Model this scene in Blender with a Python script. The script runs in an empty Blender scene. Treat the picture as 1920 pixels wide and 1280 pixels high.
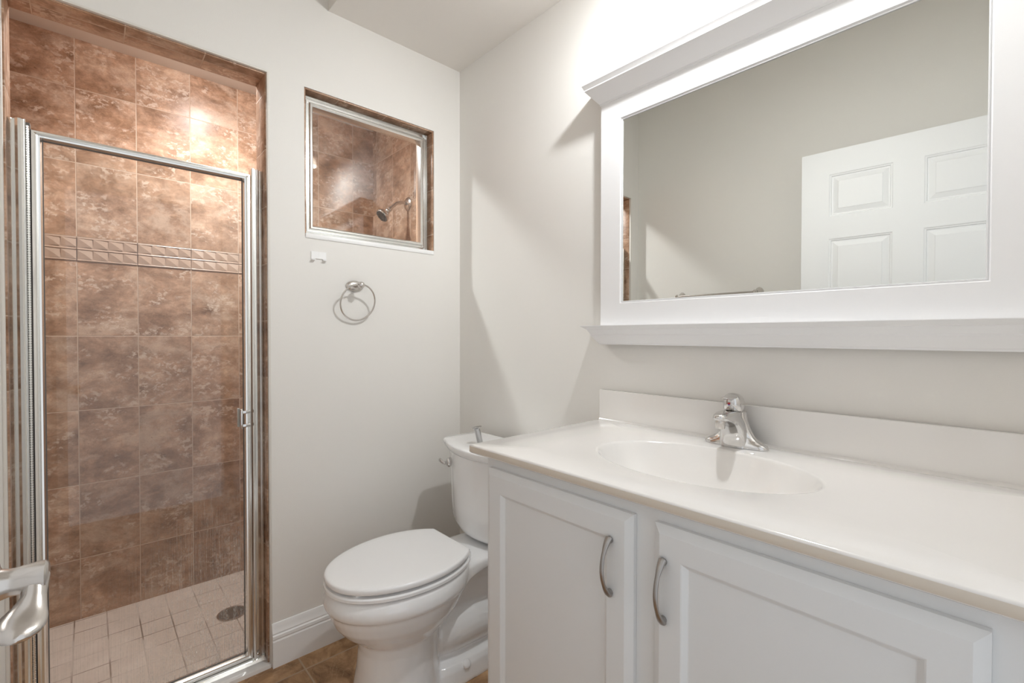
import bpy, bmesh, math, random
from mathutils import Vector, Matrix
random.seed(7)
R = math.radians
PI = math.pi
scn = bpy.context.scene
col = scn.collection

# ------------------------------------------------------------ camera, world, exposure
cam_d = bpy.data.cameras.new('camera')
cam = bpy.data.objects.new('camera', cam_d)
col.objects.link(cam)
cam_d.sensor_fit = 'HORIZONTAL'
cam_d.sensor_width = 36.0
cam_d.lens = 873.26 / 1920 * 36.0
cam_d.clip_start = 0.02
cam.matrix_world = Matrix.LocRotScale(
    Vector((1.78849, -1.29202, 1.18)),
    Matrix(((0.672080, -0.010708, 0.740401),
            (0.740478, 0.008476, -0.672027),
            (0.000920, 0.999907, 0.013626))),
    Vector((1, 1, 1)))
scn.camera = cam

world = bpy.data.worlds.new('world')
scn.world = world
world.use_nodes = True
wbg = world.node_tree.nodes['Background']
wbg.inputs['Color'].default_value = (0.93, 0.96, 1.0, 1)
wbg.inputs['Strength'].default_value = 0.62

scn.view_settings.view_transform = 'Standard'
scn.view_settings.look = 'None'
scn.view_settings.gamma = 1.0
scn.view_settings.use_curve_mapping = False
scn.view_settings.exposure = 0.57
scn.cycles.max_bounces = 14
scn.cycles.diffuse_bounces = 8
scn.cycles.glossy_bounces = 6
scn.cycles.transparent_max_bounces = 12
scn.cycles.caustics_reflective = False
scn.cycles.caustics_refractive = False
scn.cycles.sample_clamp_indirect = 6.0

VANITY_W = 23.5      # power of the vanity bulb
SHOWER_W = 50.0      # power of the shower ceiling bulb
LAMP = Vector((1.22, -0.238, 2.28))
SLAMP = Vector((-0.46, -0.84, 2.400))


def lamp(name, loc, power, radius, color, parent=None):
    ld = bpy.data.lights.new(name, 'POINT')
    ld.energy = power
    ld.shadow_soft_size = radius
    ld.color = color
    o = bpy.data.objects.new(name, ld)
    col.objects.link(o)
    o.location = loc
    return o


lamp('vanity_bulb_light', LAMP, VANITY_W, 0.03, (0.945, 0.975, 1.0))
sp_d = bpy.data.lights.new('shower_reflector_light', 'SPOT')
sp_d.energy = SHOWER_W
sp_d.spot_size = R(160)
sp_d.spot_blend = 1.0
sp_d.shadow_soft_size = 0.05
sp_d.color = (0.97, 0.98, 1.0)
sp_o = bpy.data.objects.new('shower_reflector_light', sp_d)
col.objects.link(sp_o)
sp_o.location = SLAMP
lamp('shower_bulb_light', SLAMP, 6.0, 0.05, (0.97, 0.98, 1.0))


# ------------------------------------------------------------ materials
def sock(n, name):
    return n.inputs[name]


def pmat(name, color, rough=0.5, metal=0.0, coat=0.0, noise=0.0, nscale=30, bump=0.0, bscale=200, ior=None,
         aniso=0.0, coat_rough=0.05):
    m = bpy.data.materials.new(name)
    m.use_nodes = True
    nt = m.node_tree
    b = nt.nodes['Principled BSDF']
    b.inputs['Base Color'].default_value = (*color, 1)
    b.inputs['Roughness'].default_value = rough
    b.inputs['Metallic'].default_value = metal
    b.inputs['Coat Weight'].default_value = coat
    b.inputs['Coat Roughness'].default_value = coat_rough
    if ior:
        b.inputs['IOR'].default_value = ior
    if noise or bump:
        tc = nt.nodes.new('ShaderNodeTexCoord')
    if noise:
        n = nt.nodes.new('ShaderNodeTexNoise')
        n.inputs['Scale'].default_value = nscale
        n.inputs['Detail'].default_value = 4
        nt.links.new(tc.outputs['Object'], n.inputs['Vector'])
        mx = nt.nodes.new('ShaderNodeMix')
        mx.data_type = 'RGBA'
        mx.inputs[6].default_value = (*[c * (1 - noise) for c in color], 1)
        mx.inputs[7].default_value = (*[min(1, c * (1 + noise)) for c in color], 1)
        nt.links.new(n.outputs['Fac'], mx.inputs[0])
        nt.links.new(mx.outputs[2], b.inputs['Base Color'])
    if bump:
        n2 = nt.nodes.new('ShaderNodeTexNoise')
        n2.inputs['Scale'].default_value = bscale
        n2.inputs['Detail'].default_value = 3
        nt.links.new(tc.outputs['Object'], n2.inputs['Vector'])
        bp = nt.nodes.new('ShaderNodeBump')
        bp.inputs['Strength'].default_value = bump
        bp.inputs['Distance'].default_value = 0.002
        nt.links.new(n2.outputs['Fac'], bp.inputs['Height'])
        nt.links.new(bp.outputs['Normal'], b.inputs['Normal'])
    return m


def mth(nt, op, a, b=None, c=None):
    n = nt.nodes.new('ShaderNodeMath')
    n.operation = op
    for i, v in enumerate((a, b, c)):
        if v is None:
            continue
        if isinstance(v, (int, float)):
            n.inputs[i].default_value = v
        else:
            nt.links.new(v, n.inputs[i])
    return n.outputs[0]


def ramp(nt, fac, stops):
    n = nt.nodes.new('ShaderNodeValToRGB')
    cr = n.color_ramp
    cr.elements[0].position = stops[0][0]
    cr.elements[0].color = (*stops[0][1], 1)
    cr.elements[1].position = stops[-1][0]
    cr.elements[1].color = (*stops[-1][1], 1)
    for p, c in stops[1:-1]:
        e = cr.elements.new(p)
        e.color = (*c, 1)
    nt.links.new(fac, n.inputs[0])
    return n.outputs[0]


def mixc(nt, fac, a, b, blend='MIX'):
    n = nt.nodes.new('ShaderNodeMix')
    n.data_type = 'RGBA'
    n.blend_type = blend
    for i, v in ((0, fac), (6, a), (7, b)):
        if isinstance(v, (int, float)):
            n.inputs[i].default_value = v
        elif isinstance(v, tuple):
            n.inputs[i].default_value = (*v, 1)
        else:
            nt.links.new(v, n.inputs[i])
    return n.outputs[2]


def smooth(nt, v, lo, hi):
    n = nt.nodes.new('ShaderNodeMapRange')
    n.interpolation_type = 'SMOOTHSTEP'
    nt.links.new(v, n.inputs[0])
    n.inputs[1].default_value = lo
    n.inputs[2].default_value = hi
    return n.outputs[0]


def tile_mat(name, au, av, u0, v0, su, sv, kind='stone', grout=0.0035, groutc=(0.58, 0.44, 0.34), rough=0.30):
    """ceramic tiles laid on a plane; au / av are the object axes that run along and up the wall"""
    m = bpy.data.materials.new(name)
    m.use_nodes = True
    nt = m.node_tree
    L = nt.links.new
    b = nt.nodes['Principled BSDF']
    tc = nt.nodes.new('ShaderNodeTexCoord')
    sp = nt.nodes.new('ShaderNodeSeparateXYZ')
    L(tc.outputs['Object'], sp.inputs[0])
    U, V = sp.outputs[au], sp.outputs[av]
    cu = mth(nt, 'DIVIDE', mth(nt, 'SUBTRACT', U, u0), su)
    cv = mth(nt, 'DIVIDE', mth(nt, 'SUBTRACT', V, v0), sv)
    iu, iv = mth(nt, 'FLOOR', cu), mth(nt, 'FLOOR', cv)
    fu, fv = mth(nt, 'FRACT', cu), mth(nt, 'FRACT', cv)
    du = mth(nt, 'MULTIPLY', mth(nt, 'MINIMUM', fu, mth(nt, 'SUBTRACT', 1.0, fu)), su)
    dv = mth(nt, 'MULTIPLY', mth(nt, 'MINIMUM', fv, mth(nt, 'SUBTRACT', 1.0, fv)), sv)
    d = mth(nt, 'MINIMUM', du, dv)
    face = smooth(nt, d, grout * 0.35, grout * 0.65)
    # each tile its own cut of the pattern
    cb = nt.nodes.new('ShaderNodeCombineXYZ')
    L(iu, cb.inputs[0])
    L(iv, cb.inputs[1])
    wn = nt.nodes.new('ShaderNodeTexWhiteNoise')
    L(cb.outputs[0], wn.inputs['Vector'])
    vm = nt.nodes.new('ShaderNodeVectorMath')
    vm.operation = 'SCALE'
    L(wn.outputs['Color'], vm.inputs[0])
    vm.inputs['Scale'].default_value = 7.0 if kind != 'mosaic' else 3.0
    cb2 = nt.nodes.new('ShaderNodeCombineXYZ')
    L(U, cb2.inputs[0])
    L(mth(nt, 'MULTIPLY', V, 1.35), cb2.inputs[1])
    va = nt.nodes.new('ShaderNodeVectorMath')
    va.operation = 'ADD'
    L(cb2.outputs[0], va.inputs[0])
    L(vm.outputs[0], va.inputs[1])
    P = va.outputs[0]

    def noise(scale, detail=6, rough_=0.6, dist=0.0, off=0.0):
        n = nt.nodes.new('ShaderNodeTexNoise')
        n.inputs['Scale'].default_value = scale
        n.inputs['Detail'].default_value = detail
        n.inputs['Roughness'].default_value = rough_
        n.inputs['Distortion'].default_value = dist
        if off:
            a = nt.nodes.new('ShaderNodeVectorMath')
            a.operation = 'ADD'
            L(P, a.inputs[0])
            a.inputs[1].default_value = (off, off * 1.7, off * 0.3)
            L(a.outputs[0], n.inputs['Vector'])
        else:
            L(P, n.inputs['Vector'])
        return n.outputs['Fac']
    if kind == 'stone':
        base = ramp(nt, noise(6, 12, 0.66, 0.35), [(0.30, (0.19, 0.100, 0.057)), (0.43, (0.32, 0.187, 0.116)),
                                                (0.54, (0.44, 0.276, 0.184)), (0.68, (0.58, 0.405, 0.290))])
        mott = noise(24, 9, 0.70, 0.5, 1.3)
        base = mixc(nt, 0.55, base, ramp(nt, mott, [(0.30, (0.25, 0.25, 0.25)), (0.70, (0.78, 0.78, 0.78))]), 'OVERLAY')
        soft = smooth(nt, noise(5.0, 10, 0.66, 0.3, 3.1), 0.50, 0.64)
        c1 = mixc(nt, mth(nt, 'MULTIPLY', soft, 0.55), base, (0.62, 0.465, 0.355))
        # lacy pale blotches that come in clumps
        gate = smooth(nt, noise(6.5, 6, 0.6, 0.3, 8.3), 0.49, 0.60)
        fl = smooth(nt, noise(42, 8, 0.66, 0.35, 5.7), 0.50, 0.57)
        fl2 = mth(nt, 'MULTIPLY', mth(nt, 'MULTIPLY', fl, gate), 0.60)
        c2 = mixc(nt, fl2, c1, (0.74, 0.60, 0.49))
        # dark pits
        pit = smooth(nt, noise(60, 3, 0.5, 0.5, 11.0), 0.70, 0.76)
        c3 = mixc(nt, mth(nt, 'MULTIPLY', pit, 0.55), c2, (0.14, 0.07, 0.04))
        fine = mixc(nt, 0.25, c3, noise(160, 3, 0.6), 'OVERLAY')
        tone = mth(nt, 'ADD', 0.9, mth(nt, 'MULTIPLY', wn.outputs['Value'], 0.2))
        tn = nt.nodes.new('ShaderNodeVectorMath')
        tn.operation = 'SCALE'
        L(fine, tn.inputs[0])
        L(tone, tn.inputs['Scale'])
        body = tn.outputs[0]
    elif kind == 'slate':
        base = ramp(nt, noise(7, 8, 0.65, 1.1), [(0.30, (0.15, 0.080, 0.040)), (0.46, (0.34, 0.200, 0.105)),
                                                 (0.58, (0.50, 0.315, 0.175)), (0.72, (0.62, 0.42, 0.255))])
        vn = noise(5, 4, 0.6, 2.2, 2.0)
        vein = mth(nt, 'SUBTRACT', 1.0, smooth(nt, mth(nt, 'ABSOLUTE', mth(nt, 'SUBTRACT', vn, 0.5)), 0.0, 0.012))
        body = mixc(nt, mth(nt, 'MULTIPLY', vein, 0.35), base, (0.58, 0.42, 0.27))
    else:
        body = ramp(nt, noise(6, 5, 0.6, 0.4), [(0.3, (0.62, 0.52, 0.45)), (0.7, (0.72, 0.62, 0.55))])
    if kind == 'mosaic':
        gn = nt.nodes.new('ShaderNodeTexNoise')
        gn.inputs['Scale'].default_value = 5
        L(tc.outputs['Object'], gn.inputs['Vector'])
        gc = ramp(nt, gn.outputs['Fac'], [(0.46, (0.60, 0.51, 0.45)), (0.64, (0.24, 0.17, 0.13))])
        outc = mixc(nt, face, gc, body)
    else:
        outc = mixc(nt, face, groutc, body)
    L(outc, b.inputs['Base Color'])
    L(mth(nt, 'ADD', mth(nt, 'MULTIPLY', face, rough - 0.8), 0.8), b.inputs['Roughness'])
    b.inputs['Specular IOR Level'].default_value = 0.20
    bp = nt.nodes.new('ShaderNodeBump')
    bp.inputs['Distance'].default_value = 0.0015
    bp.inputs['Strength'].default_value = 0.6
    hh = mth(nt, 'ADD', face, mth(nt, 'MULTIPLY', noise(26, 5, 0.6, 0.0, 4.0), 0.35))
    L(hh, bp.inputs['Height'])
    L(bp.outputs['Normal'], b.inputs['Normal'])
    return m


def glass_mat(name, tint, smear=0.0):
    m = bpy.data.materials.new(name)
    m.use_nodes = True
    nt = m.node_tree
    L = nt.links.new
    for n in list(nt.nodes):
        if n.type != 'OUTPUT_MATERIAL':
            nt.nodes.remove(n)
    out = [n for n in nt.nodes if n.type == 'OUTPUT_MATERIAL'][0]
    tr = nt.nodes.new('ShaderNodeBsdfTransparent')
    tr.inputs[0].default_value = (*tint, 1)
    gl = nt.nodes.new('ShaderNodeBsdfGlossy')
    gl.inputs['Roughness'].default_value = 0.02
    fr = nt.nodes.new('ShaderNodeFresnel')
    geo = nt.nodes.new('ShaderNodeNewGeometry')
    L(mth(nt, 'ADD', 1.5, mth(nt, 'MULTIPLY', geo.outputs['Backfacing'], 1 / 1.5 - 1.5)), fr.inputs[0])
    mx = nt.nodes.new('ShaderNodeMixShader')
    L(fr.outputs[0], mx.inputs[0])
    L(tr.outputs[0], mx.inputs[1])
    L(gl.outputs[0], mx.inputs[2])
    last = mx.outputs[0]
    if smear:
        # dried water film on the glass: thicker towards the foot and the strike side
        tc = nt.nodes.new('ShaderNodeTexCoord')
        mp = nt.nodes.new('ShaderNodeMapping')
        mp.inputs['Scale'].default_value = (1, 330, 6)
        L(tc.outputs['Object'], mp.inputs[0])
        n = nt.nodes.new('ShaderNodeTexNoise')
        n.inputs['Scale'].default_value = 1.0
        n.inputs['Detail'].default_value = 5
        L(mp.outputs[0], n.inputs['Vector'])
        n2 = nt.nodes.new('ShaderNodeTexNoise')
        n2.inputs['Scale'].default_value = 150
        n2.inputs['Detail'].default_value = 3
        L(tc.outputs['Object'], n2.inputs['Vector'])
        sp = nt.nodes.new('ShaderNodeSeparateXYZ')
        L(tc.outputs['Object'], sp.inputs[0])
        zz = mth(nt, 'SUBTRACT', 1.0, smooth(nt, sp.outputs[2], 0.10, 0.85))
        yy = smooth(nt, sp.outputs[1], -1.30, -0.92)
        streak = smooth(nt, n.outputs['Fac'], 0.42, 0.62)
        spots = smooth(nt, n2.outputs['Fac'], 0.36, 0.62)
        f = mth(nt, 'MULTIPLY', mth(nt, 'MULTIPLY', zz, mth(nt, 'ADD', mth(nt, 'MULTIPLY', yy, 0.85), 0.15)),
                mth(nt, 'ADD', mth(nt, 'MULTIPLY', mth(nt, 'MULTIPLY', streak, spots), 0.8), 0.10))
        f = mth(nt, 'ADD', mth(nt, 'MULTIPLY', f, smear), 0.010)
        df = nt.nodes.new('ShaderNodeBsdfDiffuse')
        df.inputs[0].default_value = (0.75, 0.72, 0.68, 1)
        mx2 = nt.nodes.new('ShaderNodeMixShader')
        L(f, mx2.inputs[0])
        L(last, mx2.inputs[1])
        L(df.outputs[0], mx2.inputs[2])
        last = mx2.outputs[0]
    L(last, out.inputs[0])
    return m


M = {}
M['wall'] = pmat('wall_paint', (0.77, 0.752, 0.718), 0.62, bump=0.12, bscale=350)
M['ceiling'] = pmat('ceiling_paint', (0.75, 0.72, 0.68), 0.8, bump=0.15, bscale=250)
M['white'] = pmat('white_paint', (0.83, 0.83, 0.835), 0.5, bump=0.04, bscale=120)
M['cabinet'] = pmat('cabinet_paint', (0.76, 0.775, 0.78), 0.38, bump=0.12, bscale=60)
M['trim'] = pmat('trim_paint', (0.86, 0.86, 0.855), 0.35, bump=0.04)
M['bead'] = pmat('corner_bead_paint', (0.72, 0.69, 0.64), 0.5, bump=0.1)
M['china'] = pmat('vitreous_china', (0.87, 0.875, 0.88), 0.10, coat=0.6)
M['seat'] = pmat('seat_plastic', (0.88, 0.885, 0.89), 0.16, coat=0.2)
M['marble'] = pmat('cultured_marble', (0.80, 0.78, 0.755), 0.14, coat=0.5, noise=0.015, nscale=6)
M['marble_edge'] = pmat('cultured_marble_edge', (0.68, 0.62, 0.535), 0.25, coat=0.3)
M['chrome'] = pmat('polished_chrome', (0.70, 0.69, 0.68), 0.09, 1.0)
M['alu'] = pmat('bright_aluminium', (0.90, 0.90, 0.88), 0.22, 1.0)
M['nickel'] = pmat('brushed_nickel', (0.66, 0.63, 0.60), 0.24, 1.0)
M['steel'] = pmat('worn_chrome', (0.42, 0.415, 0.41), 0.12, 1.0)
M['pull'] = pmat('satin_nickel', (0.40, 0.385, 0.37), 0.3, 1.0)
M['mirror'] = pmat('silvered_glass', (0.77, 0.78, 0.75), 0.0, 1.0)
M['dark'] = pmat('dark_gap', (0.02, 0.02, 0.02), 0.6)
M['rubber'] = pmat('grey_rubber', (0.16, 0.15, 0.14), 0.6)
M['red'] = pmat('red_plastic', (0.55, 0.02, 0.02), 0.3)
M['blue'] = pmat('blue_plastic', (0.03, 0.06, 0.35), 0.3)
M['acrylic'] = pmat('clear_acrylic', (0.75, 0.74, 0.72), 0.12, coat=0.5)
M['glass'] = glass_mat('pane_glass', (0.97, 0.985, 0.975))
M['door_glass'] = glass_mat('shower_door_glass', (0.97, 0.98, 0.97), 0.50)
# tiles; the numbers are joint positions and tile sizes in metres
M['t_back_lo'] = tile_mat('stone_tile_back_lower', 1, 2, -0.128, 0.228, 0.2, 0.3155)
M['t_back_hi'] = tile_mat('stone_tile_back_upper', 1, 2, -0.128, 1.593, 0.2, 0.3105)
M['t_head_lo'] = tile_mat('stone_tile_side_lower', 0, 2, -0.452, 0.228, 0.2, 0.3155)
M['t_head_hi'] = tile_mat('stone_tile_side_upper', 0, 2, -0.452, 1.593, 0.2, 0.3105)
M['t_front'] = tile_mat('stone_tile_front', 1, 2, -0.128, 0.228, 0.2, 0.3155)
M['t_jamb'] = tile_mat('stone_tile_jamb', 0, 2, -0.27, 0.03, 0.2, 0.200)
M['t_lintel'] = tile_mat('stone_tile_lintel', 1, 0, -1.205, -0.2605, 0.2, 0.2)
M['t_lintel_b'] = tile_mat('stone_tile_window_head', 1, 0, -0.57, -0.3, 0.2, 0.36)
M['t_pan'] = tile_mat('mosaic_tile_pan', 0, 1, -0.47, -0.938, 0.105, 0.1025, 'mosaic', grout=0.0045, rough=0.4)
M['t_floor'] = tile_mat('slate_tile_floor', 0, 1, 0.092, -0.736, 0.33, 0.33, 'slate', grout=0.006,
                        groutc=(0.48, 0.36, 0.25), rough=0.3)
M['border'] = pmat('border_tile', (0.47, 0.335, 0.255), 0.3, noise=0.12, nscale=18, bump=0.3, bscale=90)
emi = bpy.data.materials.new('opal_glass')
emi.use_nodes = True
_nt = emi.node_tree
_b = _nt.nodes['Principled BSDF']
_b.inputs['Base Color'].default_value = (0.9, 0.88, 0.84, 1)
_b.inputs['Roughness'].default_value = 0.3
_t = _nt.nodes.new('ShaderNodeBsdfTranslucent')
_t.inputs[0].default_value = (0.9, 0.88, 0.84, 1)
_m = _nt.nodes.new('ShaderNodeMixShader')
_m.inputs[0].default_value = 0.35
_nt.links.new(_b.outputs[0], _m.inputs[1])
_nt.links.new(_t.outputs[0], _m.inputs[2])
_nt.links.new(_m.outputs[0], [n for n in _nt.nodes if n.type == 'OUTPUT_MATERIAL'][0].inputs[0])
M['lampglass'] = emi


# ------------------------------------------------------------ mesh helpers
def shade(me, angle=32):
    for p in me.polygons:
        p.use_smooth = True
    me.set_sharp_from_angle(angle=R(angle))


def link(name, me, mats, parent=None, smooth_angle=32):
    if not isinstance(mats, (list, tuple)):
        mats = [mats]
    for m in mats:
        me.materials.append(m)
    shade(me, smooth_angle)
    o = bpy.data.objects.new(name, me)
    col.objects.link(o)
    if parent is not None:
        o.parent = parent
    return o


class MB:
    def __init__(self):
        self.bm = bmesh.new()
        self.mi = 0

    def face(self, vs):
        try:
            f = self.bm.faces.new(vs)
            f.material_index = self.mi
            return f
        except ValueError:
            return None

    def box(self, x0, x1, y0, y1, z0, z1, bevel=0.0, seg=2, mats=None):
        """mats: optional dict side->material index, sides x0,x1,y0,y1,z0,z1"""
        bm = bmesh.new() if bevel else self.bm
        v = [bm.verts.new((x, y, z)) for x in (x0, x1) for y in (y0, y1) for z in (z0, z1)]
        idx = {'x0': (0, 1, 3, 2), 'x1': (4, 6, 7, 5), 'y0': (0, 4, 5, 1), 'y1': (2, 3, 7, 6), 'z0': (0, 2, 6, 4), 'z1': (1, 5, 7, 3)}
        for k, q in idx.items():
            f = bm.faces.new([v[i] for i in q])
            f.material_index = mats.get(k, self.mi) if mats else self.mi
        if bevel:
            bmesh.ops.bevel(bm, geom=list(bm.edges), offset=bevel, segments=seg, profile=0.5, affect='EDGES')
            self.merge(bm)
        return self

    def merge(self, bm, mat=None):
        me = bpy.data.meshes.new('tmp')
        if mat is not None:
            bm.transform(mat)
        bm.to_mesh(me)
        bm.free()
        self.bm.from_mesh(me)
        bpy.data.meshes.remove(me)

    def rings(self, rings, close=True, cap0=True, cap1=True, flip=False):
        """skin a list of equally long vertex rings"""
        rv = [[self.bm.verts.new(p) for p in r] for r in rings]
        n = len(rings[0])
        for a, b in zip(rv[:-1], rv[1:]):
            for i in range(n if close else n - 1):
                j = (i + 1) % n
                q = (a[i], a[j], b[j], b[i])
                self.face(q[::-1] if flip else q)
        if cap0:
            self.face(rv[0] if flip else rv[0][::-1])
        if cap1:
            self.face(rv[-1][::-1] if flip else rv[-1])
        return rv

    def tube(self, pts, rad, n=16, cap=True, sy=1.0, up=(0, 0, 1), flat=None):
        """round (or oval: sy scales the second axis) tube along points"""
        pts = [Vector(p) for p in pts]
        if not isinstance(rad, (list, tuple)):
            rad = [rad] * len(pts)
        if not isinstance(sy, (list, tuple)):
            sy = [sy] * len(pts)
        rings = []
        prev = None
        for i, p in enumerate(pts):
            t = (pts[min(i + 1, len(pts) - 1)] - pts[max(i - 1, 0)]).normalized()
            u = Vector(up) if prev is None else prev
            u = (u - t * u.dot(t))
            if u.length < 1e-4:
                u = Vector((1, 0, 0)) - t * t.x
            u.normalize()
            prev = u
            w = t.cross(u)
            rings.append([p + w * (math.cos(2 * PI * k / n) * rad[i]) + u * (math.sin(2 * PI * k / n) * rad[i] * sy[i])
                          for k in range(n)])
        self.rings(rings, True, cap, cap)
        return self

    def lathe(self, origin, axis, profile, n=32, sx=1.0, sy=1.0, up=(0, 0, 1), cap0=True, cap1=True):
        """profile = [(radius, height along axis)]"""
        o = Vector(origin)
        a = Vector(axis).normalized()
        u = Vector(up)
        if abs(u.dot(a)) > 0.95:
            u = Vector((1, 0, 0))
        u = (u - a * u.dot(a)).normalized()
        w = a.cross(u)
        rings = [[o + a * h + w * (math.cos(2 * PI * k / n) * r * sx) + u * (math.sin(2 * PI * k / n) * r * sy)
                  for k in range(n)] for r, h in profile]
        self.rings(rings, True, cap0, cap1, flip=True)
        return self

    def sweep(self, profile, path, close_path=False):
        """profile given as function(i) -> list of points for path station i"""
        self.rings([profile(i) for i in range(path)], True, not close_path, not close_path)
        return self

    def prism(self, pts2, axis, a0, a1):
        """closed 2-D outline extruded along an axis: axis 0 -> pts (y,z), 1 -> (x,z), 2 -> (x,y)"""
        def mk(p, a):
            return {0: (a, p[0], p[1]), 1: (p[0], a, p[1]), 2: (p[0], p[1], a)}[axis]
        self.rings([[mk(p, a0) for p in pts2], [mk(p, a1) for p in pts2]])
        return self

    def build(self, name, mat, parent=None, angle=32, loc=None):
        bmesh.ops.remove_doubles(self.bm, verts=list(self.bm.verts), dist=1e-6)
        bmesh.ops.recalc_face_normals(self.bm, faces=list(self.bm.faces))
        if loc is not None:
            self.bm.transform(Matrix.Translation(-Vector(loc)))
        me = bpy.data.meshes.new(name)
        self.bm.to_mesh(me)
        self.bm.free()
        o = link(name, me, mat, parent, angle)
        if loc is not None:
            o.location = loc
        return o


def thing(name, label, cat, loc=(0, 0, 0), rz=0.0, group=None):
    o = bpy.data.objects.new(name, None)
    o.empty_display_size = 0.1
    col.objects.link(o)
    o.location = loc
    o.rotation_euler = (0, 0, rz)
    if label:
        o['label'] = label
    if cat:
        o['category'] = cat
    if group:
        o['group'] = group
    return o


def struct(o, label=None, cat=None):
    o['kind'] = 'structure'
    if label:
        o['label'] = label
    if cat:
        o['category'] = cat
    return o


def arc(c, r, a0, a1, n):
    return [(c[0] + r * math.cos(a0 + (a1 - a0) * i / n), c[1] + r * math.sin(a0 + (a1 - a0) * i / n)) for i in range(n + 1)]


# ------------------------------------------------------------ room shell
XR = 1.93      # rear wall (door side)
YN = -1.54     # near wall, facing the mirror
XB = -0.90     # shower back wall
ZC = 2.70      # main ceiling
ZS = 2.407     # underside of the soffit over the vanity
ZSH = 2.42     # shower ceiling
WT = 0.12      # thickness of the wall between room and shower
OP = dict(y0=-1.458, y1=-0.822, z1=2.100)                  # shower doorway, plaster opening
WN = dict(y0=-0.700, y1=-0.142, z0=1.545, z1=2.092)        # interior window, plaster opening

# wall with the shower doorway and the interior window: boxes round the openings, one mesh
mb = MB()
mats = {'x0': 1}
ys = [YN - 0.12, OP['y0'], OP['y1'], WN['y0'], WN['y1'], 0.0]


def wl(y0, y1, z0, z1):
    mb.box(-WT, 0, y0, y1, z0, z1, mats=mats)


wl(ys[0], ys[1], -0.03, ZC)
wl(ys[1], ys[2], OP['z1'], ZC)
wl(ys[2], ys[3], -0.03, ZC)
wl(ys[3], ys[4], -0.03, WN['z0'])
wl(ys[3], ys[4], WN['z1'], ZC)
wl(ys[4], ys[5], -0.03, ZC)
struct(mb.build('wall_left', [M['wall'], M['t_front']]), 'off-white painted wall with the tiled shower doorway and small interior window')

mb = MB()
mb.box(0, XR, 0, 0.1, -0.03, ZC)
struct(mb.build('wall_right', M['wall']), 'off-white painted wall behind the toilet, vanity and mirror')
mb = MB()
mb.box(0, XR + 0.1, YN - 0.1, YN, -0.03, ZC)
struct(mb.build('wall_near', M['wall']), 'painted wall seen in the mirror behind the towel bar and the open door')
# rear wall with the doorway the picture is taken from
mb = MB()
mb.box(XR, XR + 0.1, -0.585, 0.1, -0.03, ZC)
mb.box(XR, XR + 0.1, YN, -1.415, -0.03, ZC)
mb.box(XR, XR + 0.1, -1.415, -0.585, 2.075, ZC)
struct(mb.build('wall_rear', M['wall']), 'painted wall with the room doorway')

mb = MB()
mb.box(-0.0, XR + 0.1, YN - 0.1, 0.1, -0.06, 0.0)
struct(mb.build('floor', M['t_floor']), 'brown slate-look tiled bathroom floor')
mb = MB()
mb.box(0, XR + 0.1, YN - 0.1, -0.61, ZC, ZC + 0.05)
mb.box(0, XR + 0.1, -0.61, 0.1, ZS, ZC + 0.05)
struct(mb.build('ceiling', M['ceiling']), 'painted ceiling stepping down to a soffit above the vanity')

# shower enclosure
mb = MB()
mb.box(XB - 0.06, XB, YN - 0.1, 0.06, -0.06, 1.489, mats={'x1': 0})
mb.mi = 1
mb.box(XB - 0.06, XB, YN - 0.1, 0.06, 1.593, ZSH)
mb.mi = 2
mb.box(XB - 0.06, XB - 0.003, YN - 0.1, 0.06, 1.489, 1.593)
struct(mb.build('wall_shower_back', [M['t_back_lo'], M['t_back_hi'], M['border']]), 'brown stone-look tiled back wall of the shower')
mb = MB()
mb.box(XB, -WT, 0.0, 0.06, -0.06, 1.489)
mb.mi = 1
mb.box(XB, -WT, 0.0, 0.06, 1.593, ZSH)
mb.mi = 2
mb.box(XB, -WT, 0.003, 0.06, 1.489, 1.593)
struct(mb.build('wall_shower_right', [M['t_head_lo'], M['t_head_hi'], M['border']]), 'tiled shower wall carrying the shower head')
mb = MB()
mb.box(XB, -WT, YN - 0.1, YN, -0.06, 1.489)
mb.mi = 1
mb.box(XB, -WT, YN - 0.1, YN, 1.489, ZSH)
struct(mb.build('wall_shower_left', [M['t_head_lo'], M['t_head_hi']]), 'tiled end wall of the shower, left of the doorway')
mb = MB()
mb.box(XB, -WT, YN, 0.0, -0.08, -0.03)
struct(mb.build('floor.001', M['t_pan']), 'square beige tiles of the shower floor')
mb = MB()
mb.box(XB - 0.06, -WT, YN - 0.1, 0.06, ZSH, ZSH + 0.04)
struct(mb.build('ceiling.001', M['ceiling']), 'painted shower ceiling')


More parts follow.
